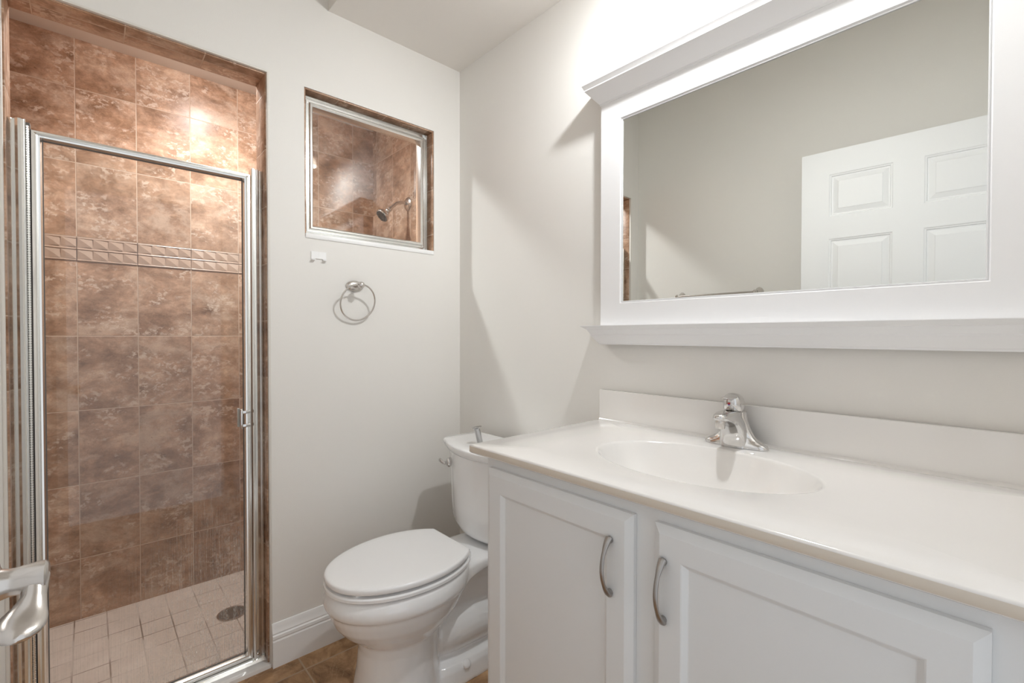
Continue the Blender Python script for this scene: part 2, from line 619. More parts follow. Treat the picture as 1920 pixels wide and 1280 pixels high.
# decorative border course: relief of ridges and folded triangles, one strip per wall
def border(name, axis, a_start, a_end, joint0, plane, sgn, label):
    mb = MB()
    z0, z1 = 1.4905, 1.5915
    h = z1 - z0

    def P(a, d, z):                                   # along wall, out of wall, height
        return (plane + sgn * d, a, z) if axis == 1 else (a, plane + sgn * d, z)

    def bx(a0, a1, d0, d1, za, zb):
        p, q = P(a0, d0, za), P(a1, d1, zb)
        mb.box(min(p[0], q[0]), max(p[0], q[0]), min(p[1], q[1]), max(p[1], q[1]), za, zb)

    k0 = math.floor((a_start - joint0) / 0.2)
    k = k0
    while joint0 + k * 0.2 < a_end:
        a0 = max(a_start, joint0 + k * 0.2 + 0.0015)
        a1 = min(a_end, joint0 + (k + 1) * 0.2 - 0.0015)
        k += 1
        if a1 - a0 < 0.004:
            continue
        bx(a0, a1, -0.002, 0.001, z0, z1)
        for zz, t in ((z0, 0.008), (z1 - 0.008, 0.008), (z0 + h / 2 - 0.0035, 0.007)):
            # rounded ridge
            prof = [(0.001, zz), (0.003, zz + t * 0.15), (0.0042, zz + t * 0.5), (0.003, zz + t * 0.85), (0.001, zz + t)]
            mb.rings([[P(a, d, z) for d, z in prof] for a in (a0, a1)])
        base = joint0 + (k - 1) * 0.2
        for row in (0, 1):
            za = z0 + 0.009 + row * (h / 2)
            zb = za + h / 2 - 0.0135
            for j in range(4):
                b0 = base + j * 0.05 + 0.002
                b1 = b0 + 0.046
                if b0 < a0 - 0.001 or b1 > a1 + 0.001:
                    if b1 < a0 or b0 > a1:
                        continue
                    b0, b1 = max(b0, a0), min(b1, a1)
                # folded square: high diagonal from upper left to lower right
                A = P(b0, 0.0036, zb)
                B = P(b1, 0.0036, za)
                Cc = P(b0, 0.001, za)
                D = P(b1, 0.001, zb)
                E1 = P((b0 + b1) / 2 + 0.004, 0.0048, (za + zb) / 2 - 0.002)
                vs = [mb.bm.verts.new(q) for q in (A, B, Cc, D, E1)]
                base_ = [mb.bm.verts.new(P(b0, 0.0, zb)), mb.bm.verts.new(P(b1, 0.0, za))]
                for t in ((0, 4, 2), (4, 1, 2), (0, 3, 4), (4, 3, 1)):
                    mb.face([vs[i] for i in t])
                mb.face([vs[0], vs[2], base_[0]])
                mb.face([vs[1], vs[3], base_[1]])
    struct(mb.build(name, M['border'], angle=12), label)


border('trim_1', 1, YN, -0.002, -0.128, XB, 1, 'raised border tiles across the shower back wall')
border('trim_2', 0, XB + 0.01, -WT, -0.452, 0.0, -1, 'raised border tiles across the shower head wall')

# tile lining of the doorway reveals and lintel (trim_3) and of the window reveals (trim_4)
mb = MB()
mb.box(-WT - 0.004, -0.011, OP['y1'] - 0.008, OP['y1'] + 0.0, 0.0, OP['z1'] - 0.008, bevel=0.0015)
mb.box(-WT - 0.004, -0.011, OP['y0'], OP['y0'] + 0.008, 0.0, OP['z1'] - 0.008, bevel=0.0015)
mb.mi = 1
mb.box(-WT - 0.004, -0.011, OP['y0'], OP['y1'], OP['z1'] - 0.008, OP['z1'], bevel=0.0015)
struct(mb.build('trim_3', [M['t_jamb'], M['t_lintel']]), 'stone-look tile lining of the shower doorway')
mb = MB()
mb.box(-WT - 0.004, -0.004, WN['y1'] - 0.006, WN['y1'], WN['z0'], WN['z1'] - 0.006, bevel=0.0015)
mb.box(-WT - 0.004, -0.004, WN['y0'], WN['y0'] + 0.006, WN['z0'], WN['z1'] - 0.006, bevel=0.0015)
mb.mi = 1
mb.box(-WT - 0.004, -0.004, WN['y0'], WN['y1'], WN['z1'] - 0.006, WN['z1'], bevel=0.0015)
struct(mb.build('trim_4', [M['t_jamb'], M['t_lintel_b']]), 'stone-look tile lining of the interior window')
# thin plaster bead round the doorway edge
mb = MB()
mb.box(-0.012, 0.0015, OP['y1'] - 0.004, OP['y1'] + 0.004, 0.0, OP['z1'], bevel=0.0015)
mb.box(-0.012, 0.0015, OP['y0'] - 0.004, OP['y0'] + 0.004, 0.0, OP['z1'], bevel=0.0015)
mb.box(-0.012, 0.0015, OP['y0'] - 0.004, OP['y1'] + 0.004, OP['z1'] - 0.003, OP['z1'] + 0.004, bevel=0.0015)
struct(mb.build('trim_5', M['bead']), 'painted bead round the shower doorway')
# white threshold
mb = MB()
mb.box(-WT, 0.004, OP['y0'], OP['y1'], -0.03, 0.014, bevel=0.003)
struct(mb.build('trim_6', M['marble']), 'white threshold under the shower door')
# white sill and lip under the interior window
mb = MB()
mb.box(-WT, 0.004, WN['y0'] + 0.002, WN['y1'] - 0.002, WN['z0'] - 0.006, WN['z0'] + 0.012, bevel=0.002)
struct(mb.build('trim_7', M['trim']), 'white sill of the interior window')


# baseboards: moulded profile
def bb_profile():
    return [(0.0, 0.0), (0.016, 0.0), (0.016, 0.092), (0.0135, 0.096), (0.0135, 0.099), (0.016, 0.102), (0.0155, 0.112),
            (0.0115, 0.115), (0.0115, 0.1175), (0.0125, 0.121), (0.0095, 0.128), (0.007, 0.137), (0.0055, 0.147), (0.0035, 0.152), (0.0, 0.153)]


mb = MB()
mb.prism([(d, z) for d, z in bb_profile()], 1, OP['y1'] + 0.001, 0.0)
struct(mb.build('baseboard_left', M['trim'], angle=25), 'white moulded baseboard between the shower and the corner')
mb = MB()
mb.prism([(-d, z) for d, z in bb_profile()], 0, 0.016, 0.868)
struct(mb.build('baseboard_right', M['trim'], angle=25), 'white moulded baseboard behind the toilet')
mb = MB()
mb.prism([(YN + d, z) for d, z in bb_profile()], 0, 0.0, XR)
struct(mb.build('baseboard_near', M['trim'], angle=25), 'white moulded baseboard under the towel bar')

# ------------------------------------------------------------ interior window
win = thing('window_1', None, None, (-0.05, (WN['y0'] + WN['y1']) / 2, WN['z0']))
struct(win, 'small fixed interior window in a bright aluminium frame above the towel ring')


def frame_ring(y0, y1, z0, z1, prof):
    """mitred rectangular frame in a y-z plane; prof = [(inward offset, x)] closed outline"""
    mb = MB()
    cor = [(y0, z0, 1, 1), (y1, z0, -1, 1), (y1, z1, -1, -1), (y0, z1, 1, -1)]
    rings = [[(x, cy + sy * o, cz + sz * o) for o, x in prof] for cy, cz, sy, sz in cor]
    rv = [[mb.bm.verts.new(p) for p in r] for r in rings]
    n = len(prof)
    for a in range(4):
        b = (a + 1) % 4
        for i in range(n):
            j = (i + 1) % n
            mb.face((rv[a][i], rv[a][j], rv[b][j], rv[b][i]))
    return mb


wy0, wy1, wz0, wz1 = WN['y0'] + 0.0062, WN['y1'] - 0.0062, WN['z0'] + 0.0125, WN['z1'] - 0.0065
prof = [(0.0, -0.0725), (0.0, -0.046), (0.0010, -0.044), (0.0030, -0.044), (0.004, -0.046), (0.0045, -0.062), (0.0150, -0.062), (0.0155, -0.047), (0.0165, -0.045),
        (0.020, -0.045), (0.021, -0.052), (0.024, -0.052), (0.025, -0.042), (0.028, -0.038), (0.034, -0.037), (0.038, -0.041), (0.040, -0.050), (0.0425, -0.060), (0.0425, -0.0725)]
o = frame_ring(wy0, wy1, wz0, wz1, prof).build('window_frame', M['alu'], None, angle=20)
o.parent = win
o.matrix_parent_inverse = Matrix.Translation(-Vector(win.location))
mb = MB()
mb.box(-0.070, -0.066, wy0 + 0.036, wy1 - 0.036, wz0 + 0.036, wz1 - 0.036)
o = mb.build('pane', M['glass'])
o.parent = win
o.matrix_parent_inverse = Matrix.Translation(-Vector(win.location))


def adopt(o, parent):
    o.parent = parent
    o.matrix_parent_inverse = parent.matrix_basis.inverted()
    return o


# ------------------------------------------------------------ shower door
sd = thing('shower_door', 'framed clear glass shower door with aluminium rails in the tiled doorway', 'shower door', (-0.06, -1.14, 0.014))
YL, YRt = OP['y0'] + 0.008, OP['y1'] - 0.008        # tile faces
ZT = 1.763


def vprofile(y0, ins, z0, z1):
    """fluted vertical extrusion: ins = [(dy, x)] open front outline, closed at the back"""
    mb = MB()
    pts = [(x, y0 + dy) for dy, x in ins]
    mb.prism([(x, y) for x, y in pts], 2, z0, z1)
    return mb


# strike jamb on the right
ins = [(0.0, -0.075), (0.0, -0.047), (-0.003, -0.045), (-0.006, -0.049), (-0.010, -0.049), (-0.014, -0.042), (-0.022, -0.040),
       (-0.024, -0.044), (-0.0265, -0.044), (-0.029, -0.038), (-0.034, -0.037), (-0.037, -0.040), (-0.037, -0.075)]
adopt(vprofile(YRt, ins, 0.028, ZT).build('strike_jamb', M['alu'], angle=20), sd)
# hinge jamb on the left, wide stepped profile
ins = [(0.0, -0.080), (0.0, -0.044), (0.006, -0.042), (0.008, -0.048), (0.013, -0.048), (0.0145, -0.040), (0.020, -0.036),
       (0.026, -0.036), (0.030, -0.040), (0.032, -0.036), (0.0345, -0.036), (0.0345, -0.080)]
adopt(vprofile(YL, ins, 0.028, ZT).build('hinge_jamb', M['alu'], angle=20), sd)
# continuous hinge: knuckled rod
mb = MB()
yh, xh = YL + 0.038, -0.043
pts, rr = [], []
z = 0.06
while z < ZT - 0.02:
    pts += [(xh, yh, z), (xh, yh, z + 0.0008), (xh, yh, z + 0.0052), (xh, yh, z + 0.006)]
    rr += [0.0022, 0.0035, 0.0035, 0.0022]
    z += 0.0066
mb.tube(pts, rr, n=8)
adopt(mb.build('hinge', M['alu'], angle=50), sd)
mb = MB()
mb.box(-0.070, -0.048, YL + 0.0345, YL + 0.0425, 0.045, ZT - 0.004)
adopt(mb.build('hinge_channel', M['rubber']), sd)
# door leaf frame (mitred ring) and its glass
dy0, dy1, dz0, dz1 = YL + 0.0425, YRt - 0.0385, 0.030, 1.743
prof = [(0.0, -0.070), (0.0, -0.050), (0.002, -0.046), (0.007, -0.045), (0.010, -0.049), (0.012, -0.047), (0.015, -0.042), (0.019, -0.043),
        (0.022, -0.050), (0.0235, -0.056), (0.0235, -0.070)]
adopt(frame_ring(dy0, dy1, dz0, dz1, prof).build('door_frame', M['alu'], angle=20), sd)
fo = adopt(frame_ring(dy0 + 0.022, dy1 - 0.022, dz0 + 0.022, dz1 - 0.022,
                      [(0.0, -0.062), (0.0, -0.0555), (0.0028, -0.0555), (0.0028, -0.062)]).build('gasket', M['rubber']), sd)
mb = MB()
mb.box(-0.0635, -0.0585, dy0 + 0.020, dy1 - 0.020, dz0 + 0.020, dz1 - 0.020)
adopt(mb.build('glass_pane', M['door_glass']), sd)
# bottom sill rail under the leaf
mb = MB()
mb.prism([(-0.088, 0.014), (-0.088, 0.024), (-0.080, 0.028), (-0.052, 0.027), (-0.040, 0.022), (-0.034, 0.0145), (-0.034, 0.014)], 1, YL + 0.001, YRt - 0.001)
adopt(mb.build('sill_rail', M['alu'], angle=20), sd)
# D-shaped clear pulls either side of the glass
for xa, xb_, nm in ((-0.044, -0.016, 0), (-0.078, -0.104, 1)):
    mb = MB()
    yo, yi = dy1 - 0.006, dy1 - 0.032
    s = 1 if nm == 0 else -1
    for zz in (0.858, 0.905):
        mb.box(min(xa, xa + s * 0.010), max(xa, xa + s * 0.010), yi, yo, zz, zz + 0.011, bevel=0.0015)
    mb.box(min(xa, xa + s * 0.012), max(xa, xa + s * 0.012), yi - 0.006, yi + 0.002, 0.854, 0.920, bevel=0.002)
    adopt(mb.build('pull', M['chrome'] if nm == 0 else M['acrylic'], angle=30), sd)
mb = MB()
mb.lathe((-0.036, YRt - 0.026, 0.045), (1, 0, 0), [(0.0045, 0), (0.0045, 0.002), (0.003, 0.0035), (0.0, 0.0036)], 14)
adopt(mb.build('screw', M['chrome']), sd)

# ------------------------------------------------------------ shower drain, head, lamp
dr = thing('shower_drain', 'round metal drain grate set in the beige shower floor', 'drain', (-0.515, -0.843, -0.03))
mb = MB()
mb.lathe((0, 0, 0), (0, 0, 1), [(0.058, 0.0), (0.057, 0.003), (0.050, 0.0035), (0.049, 0.0)], 40, cap0=False, cap1=False)
mb.build('rim', M['nickel'], dr)
mb = MB()
mb.lathe((0, 0, 0), (0, 0, 1), [(0.050, 0.0004), (0.0, 0.0005)], 40, cap0=False, cap1=False)
mb.build('drain_well', M['dark'], dr)
mb = MB()
for i in range(-6, 7):
    u = i * 0.0075
    w = math.sqrt(max(0, 0.0495 ** 2 - u * u))
    mb.box(u - 0.0017, u + 0.0017, -w, w, 0.0008, 0.003)
for u in (-0.02, 0.02):
    w = math.sqrt(0.0495 ** 2 - u * u)
    mb.box(-w, w, u - 0.0015, u + 0.0015, 0.0008, 0.0028)
mb.build('grate', M['nickel'], dr)

sh = thing('shower_fitting', 'brushed nickel shower head on a curved arm seen through the interior window', 'shower head', (-0.478, 0.0, 1.893))
mb = MB()
mb.lathe((0, 0, 0), (0, -1, 0), [(0.036, 0.0), (0.036, 0.003), (0.031, 0.008), (0.019, 0.012), (0.012, 0.013)], 36)
mb.build('flange', M['nickel'], sh)
mb = MB()
pts = [(0, -0.008, 0), (0, -0.030, 0.001), (0, -0.050, -0.001), (0, -0.066, -0.008), (0, -0.080, -0.019), (0, -0.094, -0.033), (0, -0.106, -0.045)]
mb.tube(pts, 0.0085, n=16, up=(1, 0, 0))
mb.build('shower_arm', M['nickel'], sh)
mb = MB()
dirv = Vector((0, -0.72, -0.69)).normalized()
ro = Vector((0, -0.104, -0.043))
mb.lathe(ro, dirv, [(0.0105, -0.002), (0.0125, 0.0), (0.0125, 0.012), (0.010, 0.015), (0.013, 0.020), (0.014, 0.026), (0.011, 0.031),
                    (0.016, 0.034), (0.024, 0.042), (0.031, 0.052), (0.0355, 0.060), (0.0365, 0.067), (0.034, 0.071)], 32)
hd = mb.build('spray_head', M['nickel'], sh)
mb = MB()
mb.lathe(ro, dirv, [(0.033, 0.0705), (0.033, 0.0722), (0.026, 0.073), (0.025, 0.0712), (0.018, 0.0712), (0.0172, 0.074), (0.0, 0.0745)], 32, cap0=False)
a1 = dirv
u1 = Vector((1, 0, 0))
w1 = a1.cross(u1)
for rr_, nn in ((0.0295, 18), (0.0215, 12), (0.011, 7)):
    for k in range(nn):
        a = 2 * PI * k / nn
        c = ro + u1 * (rr_ * math.cos(a)) + w1 * (rr_ * math.sin(a))
        mb.lathe(c, a1, [(0.0019, 0.072), (0.0016, 0.0765), (0.0, 0.0767)], 6, cap0=False)
fc = mb.build('spray_face', M['rubber'], hd)

sl = thing('shower_ceiling_light', 'round white ceiling light inside the shower', 'ceiling light', (SLAMP.x, SLAMP.y, ZSH))
mb = MB()
mb.lathe((0, 0, 0), (0, 0, -1), [(0.085, 0.0), (0.085, 0.004), (0.07, 0.006), (0.066, 0.0)], 40, cap0=False, cap1=False)
mb.build('trim_ring', M['trim'], sl)

vl = thing('vanity_light', 'white glass shaded light hanging from the soffit above the vanity mirror', 'ceiling light', (LAMP.x, LAMP.y, ZS))
dz = LAMP.z - ZS
mb = MB()
mb.lathe((0, 0, 0), (0, 0, -1), [(0.050, 0.0), (0.050, 0.006), (0.042, 0.014), (0.010, 0.018)], 32)
mb.build('canopy', M['nickel'], vl)
mb = MB()
mb.tube([(0, 0, -0.016), (0, 0, dz + 0.070)], 0.006, n=12, up=(1, 0, 0))
mb.lathe((0, 0, dz + 0.045), (0, 0, 1), [(0.014, 0.0), (0.018, 0.006), (0.018, 0.022), (0.010, 0.030)], 24)
mb.build('stem', M['nickel'], vl)
mb = MB()
mb.lathe((0, 0, dz), (0, 0, 1), [(0.060, -0.002), (0.059, 0.018), (0.052, 0.042), (0.036, 0.058), (0.014, 0.064), (0.014, 0.062), (0.034, 0.055), (0.0495, 0.040), (0.0565, 0.017), (0.0575, -0.002)], 40, cap0=False, cap1=False)
mb.build('shade', M['lampglass'], vl)

# ------------------------------------------------------------ towel ring, hook, towel bar
tr = thing('towel_ring', 'brushed nickel towel ring hanging from an oval wall plate', 'towel ring', (0, -0.512, 1.373))


def oval_plate(mb, c, axis, up, a, b):
    mb.lathe(c, axis, [(1.0, 0.0), (1.0, 0.003), (0.93, 0.0065), (0.75, 0.010), (0.45, 0.0135), (0.2, 0.018)], 40, sx=a, sy=b, up=up)


mb = MB()
mb.lathe((0, 0, 0), (1, 0, 0), [(0.036, 0.0), (0.036, 0.003), (0.0335, 0.0065), (0.027, 0.010), (0.016, 0.0125), (0.004, 0.0135)], 40, sx=1.0, sy=0.6)
mb.build('wall_plate', M['nickel'], tr)
mb = MB()
mb.lathe((0.008, 0, 0), (1, 0, 0), [(0.009, 0.0), (0.0065, 0.012), (0.006, 0.030), (0.008, 0.038), (0.0125, 0.045), (0.0135, 0.053), (0.011, 0.062), (0.005, 0.0665), (0.0, 0.067)], 28)
mb.build('post', M['nickel'], tr)
mb = MB()
n, Rr = 72, 0.0690
rings = []
for k in range(n):
    a = 2 * PI * k / n
    c = Vector((0.061 - 0.022 * (1 - math.cos(a)), -0.003 + Rr * math.sin(a), -0.066 + Rr * math.cos(a)))
    e = Vector((0, math.sin(a), math.cos(a)))
    rings.append([c + e * (0.0034 * math.cos(b)) + Vector((0.0034 * math.sin(b), 0, 0)) for b in [2 * PI * j / 10 for j in range(10)]])
rings.append(rings[0])
mb.rings(rings, True, False, False)
mb.build('ring', M['nickel'], tr)

hk = thing('wall_hook', 'small white double hook plate on the wall under the interior window', 'hook', (0, -0.6515, 1.475))
mb = MB()
mb.prism([(-0.0275, 0.017), (-0.0275, -0.013), (-0.0145, -0.013), (-0.0145, -0.009), (0.0145, -0.009), (0.0145, -0.013), (0.0275, -0.013), (0.0275, 0.017)], 0, 0.0, 0.004)
mb.box(0.004, 0.0046, -0.0004, 0.0004, -0.008, 0.0165)
mb.build('plate', M['trim'], hk)
for yy in (-0.021, 0.021):
    mb = MB()
    mb.prism([(0.0, -0.0120), (0.0, -0.0155), (0.013, -0.0165), (0.014, -0.0115), (0.0115, -0.0125), (0.004, -0.0125)], 1, yy - 0.0065, yy + 0.0065)
    mb.build('hook', M['trim'], hk)

tb = thing('towel_bar', 'nickel towel bar on the wall, reflected at the foot of the mirror', 'towel bar', (0.555, YN, 1.420))
for sx_ in (-0.229, 0.229):
    mb = MB()
    mb.lathe((sx_, 0, 0), (0, 1, 0), [(0.030, 0.0), (0.030, 0.003), (0.027, 0.008), (0.016, 0.018), (0.010, 0.032), (0.0095, 0.052), (0.012, 0.060), (0.012, 0.070), (0.007, 0.077), (0.0, 0.078)], 28, sx=0.8, sy=1.0)
    mb.build('post', M['nickel'], tb)
mb = MB()
mb.tube([(-0.232, 0.064, 0), (0.232, 0.064, 0)], 0.0062, n=16)
mb.build('bar', M['nickel'], tb)

# ------------------------------------------------------------ open room door with lever
DW, DH, DT = 0.805, 2.045, 0.035
hinge_pt = Vector((1.842, -1.424))
free_pt = Vector((1.037, -1.369))
ang = math.atan2(free_pt.y - hinge_pt.y, free_pt.x - hinge_pt.x)
rd = thing('door_1', None, None, (hinge_pt.x, hinge_pt.y, 0.014), ang)
struct(rd, 'white six-panel room door standing open, seen in the mirror')
# local x runs from the hinge to the free edge; local y<0 is the side that faces the mirror after rotation
# (rotation ~176 deg): room side = local -y


def panel_face(mb, y, sgn, rects):
    """flat face in plane local y with rectangular raised-and-fielded panels cut in; sgn = outward direction"""
    xs = sorted({0, DW} | {r[0] for r in rects} | {r[1] for r in rects})
    zs = sorted({0, DH} | {r[2] for r in rects} | {r[3] for r in rects})
    for i in range(len(xs) - 1):
        for j in range(len(zs) - 1):
            x0, x1, z0, z1 = xs[i], xs[i + 1], zs[j], zs[j + 1]
            if any(abs(r[0] - x0) < 1e-6 and abs(r[1] - x1) < 1e-6 and r[2] <= z0 + 1e-6 and r[3] >= z1 - 1e-6 for r in rects):
                continue
            mb.face([mb.bm.verts.new(p) for p in ((x0, y, z0), (x1, y, z0), (x1, y, z1), (x0, y, z1))])
    for x0, x1, z0, z1 in rects:
        steps = [(0.0, 0.0), (0.004, -0.003), (0.008, -0.0035), (0.011, -0.0085), (0.016, -0.009), (0.036, -0.0025), (0.0375, -0.001)]
        rings = [[(x0 + o, y + sgn * d, z0 + o), (x1 - o, y + sgn * d, z0 + o), (x1 - o, y + sgn * d, z1 - o), (x0 + o, y + sgn * d, z1 - o)] for o, d in steps]
        mb.rings(rings, True, False, True)


cols = ((0.113, 0.351), (0.454, 0.692))
rows = ((1.730, 1.932), (0.96, 1.626), (0.22, 0.79))
rects = [(a, b, c, d) for a, b in cols for c, d in rows]
mb = MB()
panel_face(mb, 0.0, -1, rects)
panel_face(mb, DT, 1, rects)
for q in (((0, 0, 0), (0, DT, 0), (0, DT, DH), (0, 0, DH)), ((DW, 0, 0), (DW, DT, 0), (DW, DT, DH), (DW, 0, DH)),
          ((0, 0, DH), (DW, 0, DH), (DW, DT, DH), (0, DT, DH)), ((0, 0, 0), (DW, 0, 0), (DW, DT, 0), (0, DT, 0))):
    mb.face([mb.bm.verts.new(p) for p in q])
mb.build('door_leaf', M['white'], rd, angle=20)
# lever handle: rose, neck, blade that points back to the hinge side
hx, hz = 0.742, 0.916
hb = MB()
hb.lathe((hx, 0, hz), (0, -1, 0), [(0.033, 0.0), (0.033, 0.004), (0.029, 0.009), (0.018, 0.012), (0.0150, 0.014), (0.0135, 0.020),
                                   (0.0135, 0.026), (0.0142, 0.030), (0.0150, 0.040), (0.0150, 0.0460), (0.0125, 0.0480)], 36)
pts = [(hx + 0.004, -0.038, hz - 0.002), (hx - 0.007, -0.0385, hz - 0.008), (hx - 0.014, -0.0385, hz - 0.015), (hx - 0.021, -0.0370, hz - 0.021),
       (hx - 0.030, -0.0345, hz - 0.026), (hx - 0.040, -0.0325, hz - 0.029), (hx - 0.050, -0.0315, hz - 0.031), (hx - 0.058, -0.0310, hz - 0.032), (hx - 0.062, -0.031, hz - 0.032)]
thin = [0.0125, 0.0105, 0.0095, 0.0090, 0.0085, 0.0080, 0.0070, 0.0055, 0.0020]
wide = [0.0110, 0.0100, 0.0100, 0.0130, 0.0175, 0.0190, 0.0170, 0.0115, 0.0040]
hb.tube(pts, thin, n=28, sy=[a / b for a, b in zip(wide, thin)], up=(0, -1, 0))
hb.build('door_handle', M['nickel'], rd, angle=40)
for hz_ in (0.20, 1.02, 1.85):
    mb = MB()
    mb.tube([(-0.004, 0.012, hz_ - 0.045), (-0.004, 0.012, hz_ + 0.045)], 0.006, n=12)
    mb.box(-0.002, 0.0, 0.004, 0.030, hz_ - 0.044, hz_ + 0.044)
    mb.build('hinge', M['nickel'], rd)

# ------------------------------------------------------------ framed mirror
mr = thing('framed_mirror', 'large wall mirror in a white frame with crown and ledge above the vanity', 'mirror', (1.327, 0.0, 1.15))
FX0, FX1, FZ0, FZ1 = 0.836, 1.818, 1.212, 1.960     # frame outer
GX0, GX1, GZ0, GZ1 = 0.913, 1.742, 1.284, 1.873     # frame inner


def xz_frame(o_prof):
    """mitred frame in x-z; o_prof list of (t, y) with t=0 outer .. 1 inner"""
    mb = MB()
    cor = [(FX0, FZ0, GX0, GZ0), (FX1, FZ0, GX1, GZ0), (FX1, FZ1, GX1, GZ1), (FX0, FZ1, GX0, GZ1)]
    rv = []
    for ox, oz, ix, iz in cor:
        r = []
        for t, e, y in o_prof:
            sx_ = 1 if ix > ox else -1
            sz_ = 1 if iz > oz else -1
            r.append(mb.bm.verts.new((ox + (ix - ox) * t + sx_ * e, y, oz + (iz - oz) * t + sz_ * e)))
        rv.append(r)
    n = len(o_prof)
    for a in range(4):
        b = (a + 1) % 4
        for i in range(n):
            j = (i + 1) % n
            mb.face((rv[a][i], rv[a][j], rv[b][j], rv[b][i]))
    return mb


prof = [(0, 0, -0.002), (0, 0, -0.029), (0, 0.001, -0.030), (1, -0.0015, -0.030), (1, 0, -0.0290), (1, 0.0002, -0.0265), (1, 0.0015, -0.0250), (1, 0.0030, -0.0250),
        (1, 0.0036, -0.0268), (1, 0.0052, -0.0268), (1, 0.0056, -0.0255), (1, 0.0056, -0.022), (1, 0.0, -0.002)]
adopt(xz_frame(prof).build('frame', M['white'], angle=20), mr)
mb = MB()
mb.box(GX0 + 0.002, GX1 - 0.002, -0.0238, -0.003, GZ0 + 0.002, GZ1 - 0.002)
adopt(mb.build('mirror_glass', M['mirror']), mr)


def molding(prof, name, x0=FX0, x1=FX1):
    """moulding returned to the wall at both ends; prof = [(projection beyond the frame face, z)] outline"""
    mb = MB()
    rings = []
    for side, x in ((-1, x0), (1, x1)):
        pass
    # stations: wall-left, front-left, front-right, wall-right
    st = []
    yb = -0.001
    st.append([(x0 - p, yb, z) for p, z in prof])
    st.append([(x0 - p, -0.030 - p, z) for p, z in prof])
    st.append([(x1 + p, -0.030 - p, z) for p, z in prof])
    st.append([(x1 + p, yb, z) for p, z in prof])
    mb.rings(st, True, True, True)
    # close the back
    return adopt(mb.build(name, M['white'], angle=18), mr)


crown = [(0.0, 1.938), (0.003, 1.938), (0.004, 1.944), (0.0068, 1.946), (0.0395, 1.986), (0.0395, 1.989), (0.0435, 1.998), (0.0462, 2.003), (0.0465, 2.0115), (0.045, 2.0135), (0.0, 2.0135)]
molding(crown, 'crown')
ledge = [(0.0, 1.150), (0.002, 1.150), (0.003, 1.154), (0.006, 1.156), (0.0235, 1.180), (0.0238, 1.184), (0.0255, 1.187), (0.0325, 1.1982), (0.0325, 1.1992), (0.0470, 1.2082),
         (0.0490, 1.2104), (0.0490, 1.2116), (0.0, 1.2120)]
molding(ledge, 'ledge')

# ------------------------------------------------------------ vanity cabinet
CX0, CX1 = 0.857, XR - 0.002
CY = -0.530                                   # face frame plane
vc = thing('vanity_cabinet', 'white painted vanity cabinet with recessed panel doors under the countertop', 'cabinet', (1.4, -0.27, 0.0))
mb = MB()
# open-topped box: side panels, bottom, back, toe kick and face frame
mb.box(CX0, CX0 + 0.016, CY + 0.018, -0.003, 0.0, 0.8745)
mb.box(CX1 - 0.016, CX1, CY + 0.018, -0.003, 0.0, 0.8745)
mb.box(CX0 + 0.016, CX1 - 0.016, CY + 0.018, -0.003, 0.10, 0.116)
mb.box(CX0 + 0.016, CX1 - 0.016, -0.010, -0.003, 0.116, 0.8745)
mb.box(CX0 + 0.016, CX1 - 0.016, -0.46, -0.445, 0.0, 0.10)
for x0, x1, z0, z1 in ((CX0, 0.900, 0.10, 0.8745), (1.285, 1.362, 0.10, 0.8745), (1.745, CX1, 0.10, 0.8745), (0.900, 1.285, 0.83, 0.8745), (1.362, 1.745, 0.83, 0.8745),
                       (0.900, 1.285, 0.10, 0.16), (1.362, 1.745, 0.10, 0.16)):
    mb.box(x0, x1, CY, CY + 0.018, z0, z1)
adopt(mb.build('carcass', M['cabinet']), vc)


def cab_door(x0, x1, z0, z1, hx, zt):
    mb = MB()
    yf = CY - 0.020
    # concentric rectangles: outer edge, bevel, frame, inner sticking, recessed panel
    fw = 0.056
    steps = [(0.0, CY - 0.0005), (0.0, yf + 0.010), (0.0030, yf + 0.0075), (0.0125, yf + 0.001), (0.0145, yf), (fw - 0.002, yf), (fw, yf + 0.001), (fw + 0.0075, yf + 0.0085), (fw + 0.009, yf + 0.009)]
    rings = [[(x0 + o, y, z0 + o), (x1 - o, y, z0 + o), (x1 - o, y, z1 - o), (x0 + o, y, z1 - o)] for o, y in steps]
    mb.rings(rings, True, True, True)
    d = adopt(mb.build('door', M['cabinet'], angle=12), vc)
    # arched bar pull with flared ends
    mb = MB()
    zb = zt - 0.110
    pts, rad, fl = [], [], []
    N = 22
    for i in range(N + 1):
        t = i / N
        out = 0.024 * (math.sin(PI * min(1, max(0, t))) ** 0.75)
        pts.append((hx, yf - 0.0035 - out, zb + (zt - zb) * t))
        e = abs(2 * t - 1)
        rad.append(0.0042 + 0.0034 * max(0, e - 0.55) / 0.45)
        fl.append(0.75 - 0.1 * e)
    mb.tube(pts, rad, n=16, sy=fl, up=(0, -1, 0))
    for zz in (zb + 0.004, zt - 0.004):
        mb.lathe((hx, yf, zz), (0, -1, 0), [(0.0065, -0.001), (0.0068, 0.003), (0.0055, 0.007)], 16)
    h = mb.build('handle', M['pull'], angle=45)
    h.parent = d
    h.matrix_parent_inverse = vc.matrix_basis.inverted() @ Matrix.Identity(4)
    h.matrix_parent_inverse = (vc.matrix_basis @ d.matrix_parent_inverse).inverted()
    return d


cab_door(0.873, 1.300, 0.135, 0.844, 1.254, 0.790)
cab_door(1.344, 1.767, 0.135, 0.845, 1.367, 0.788)

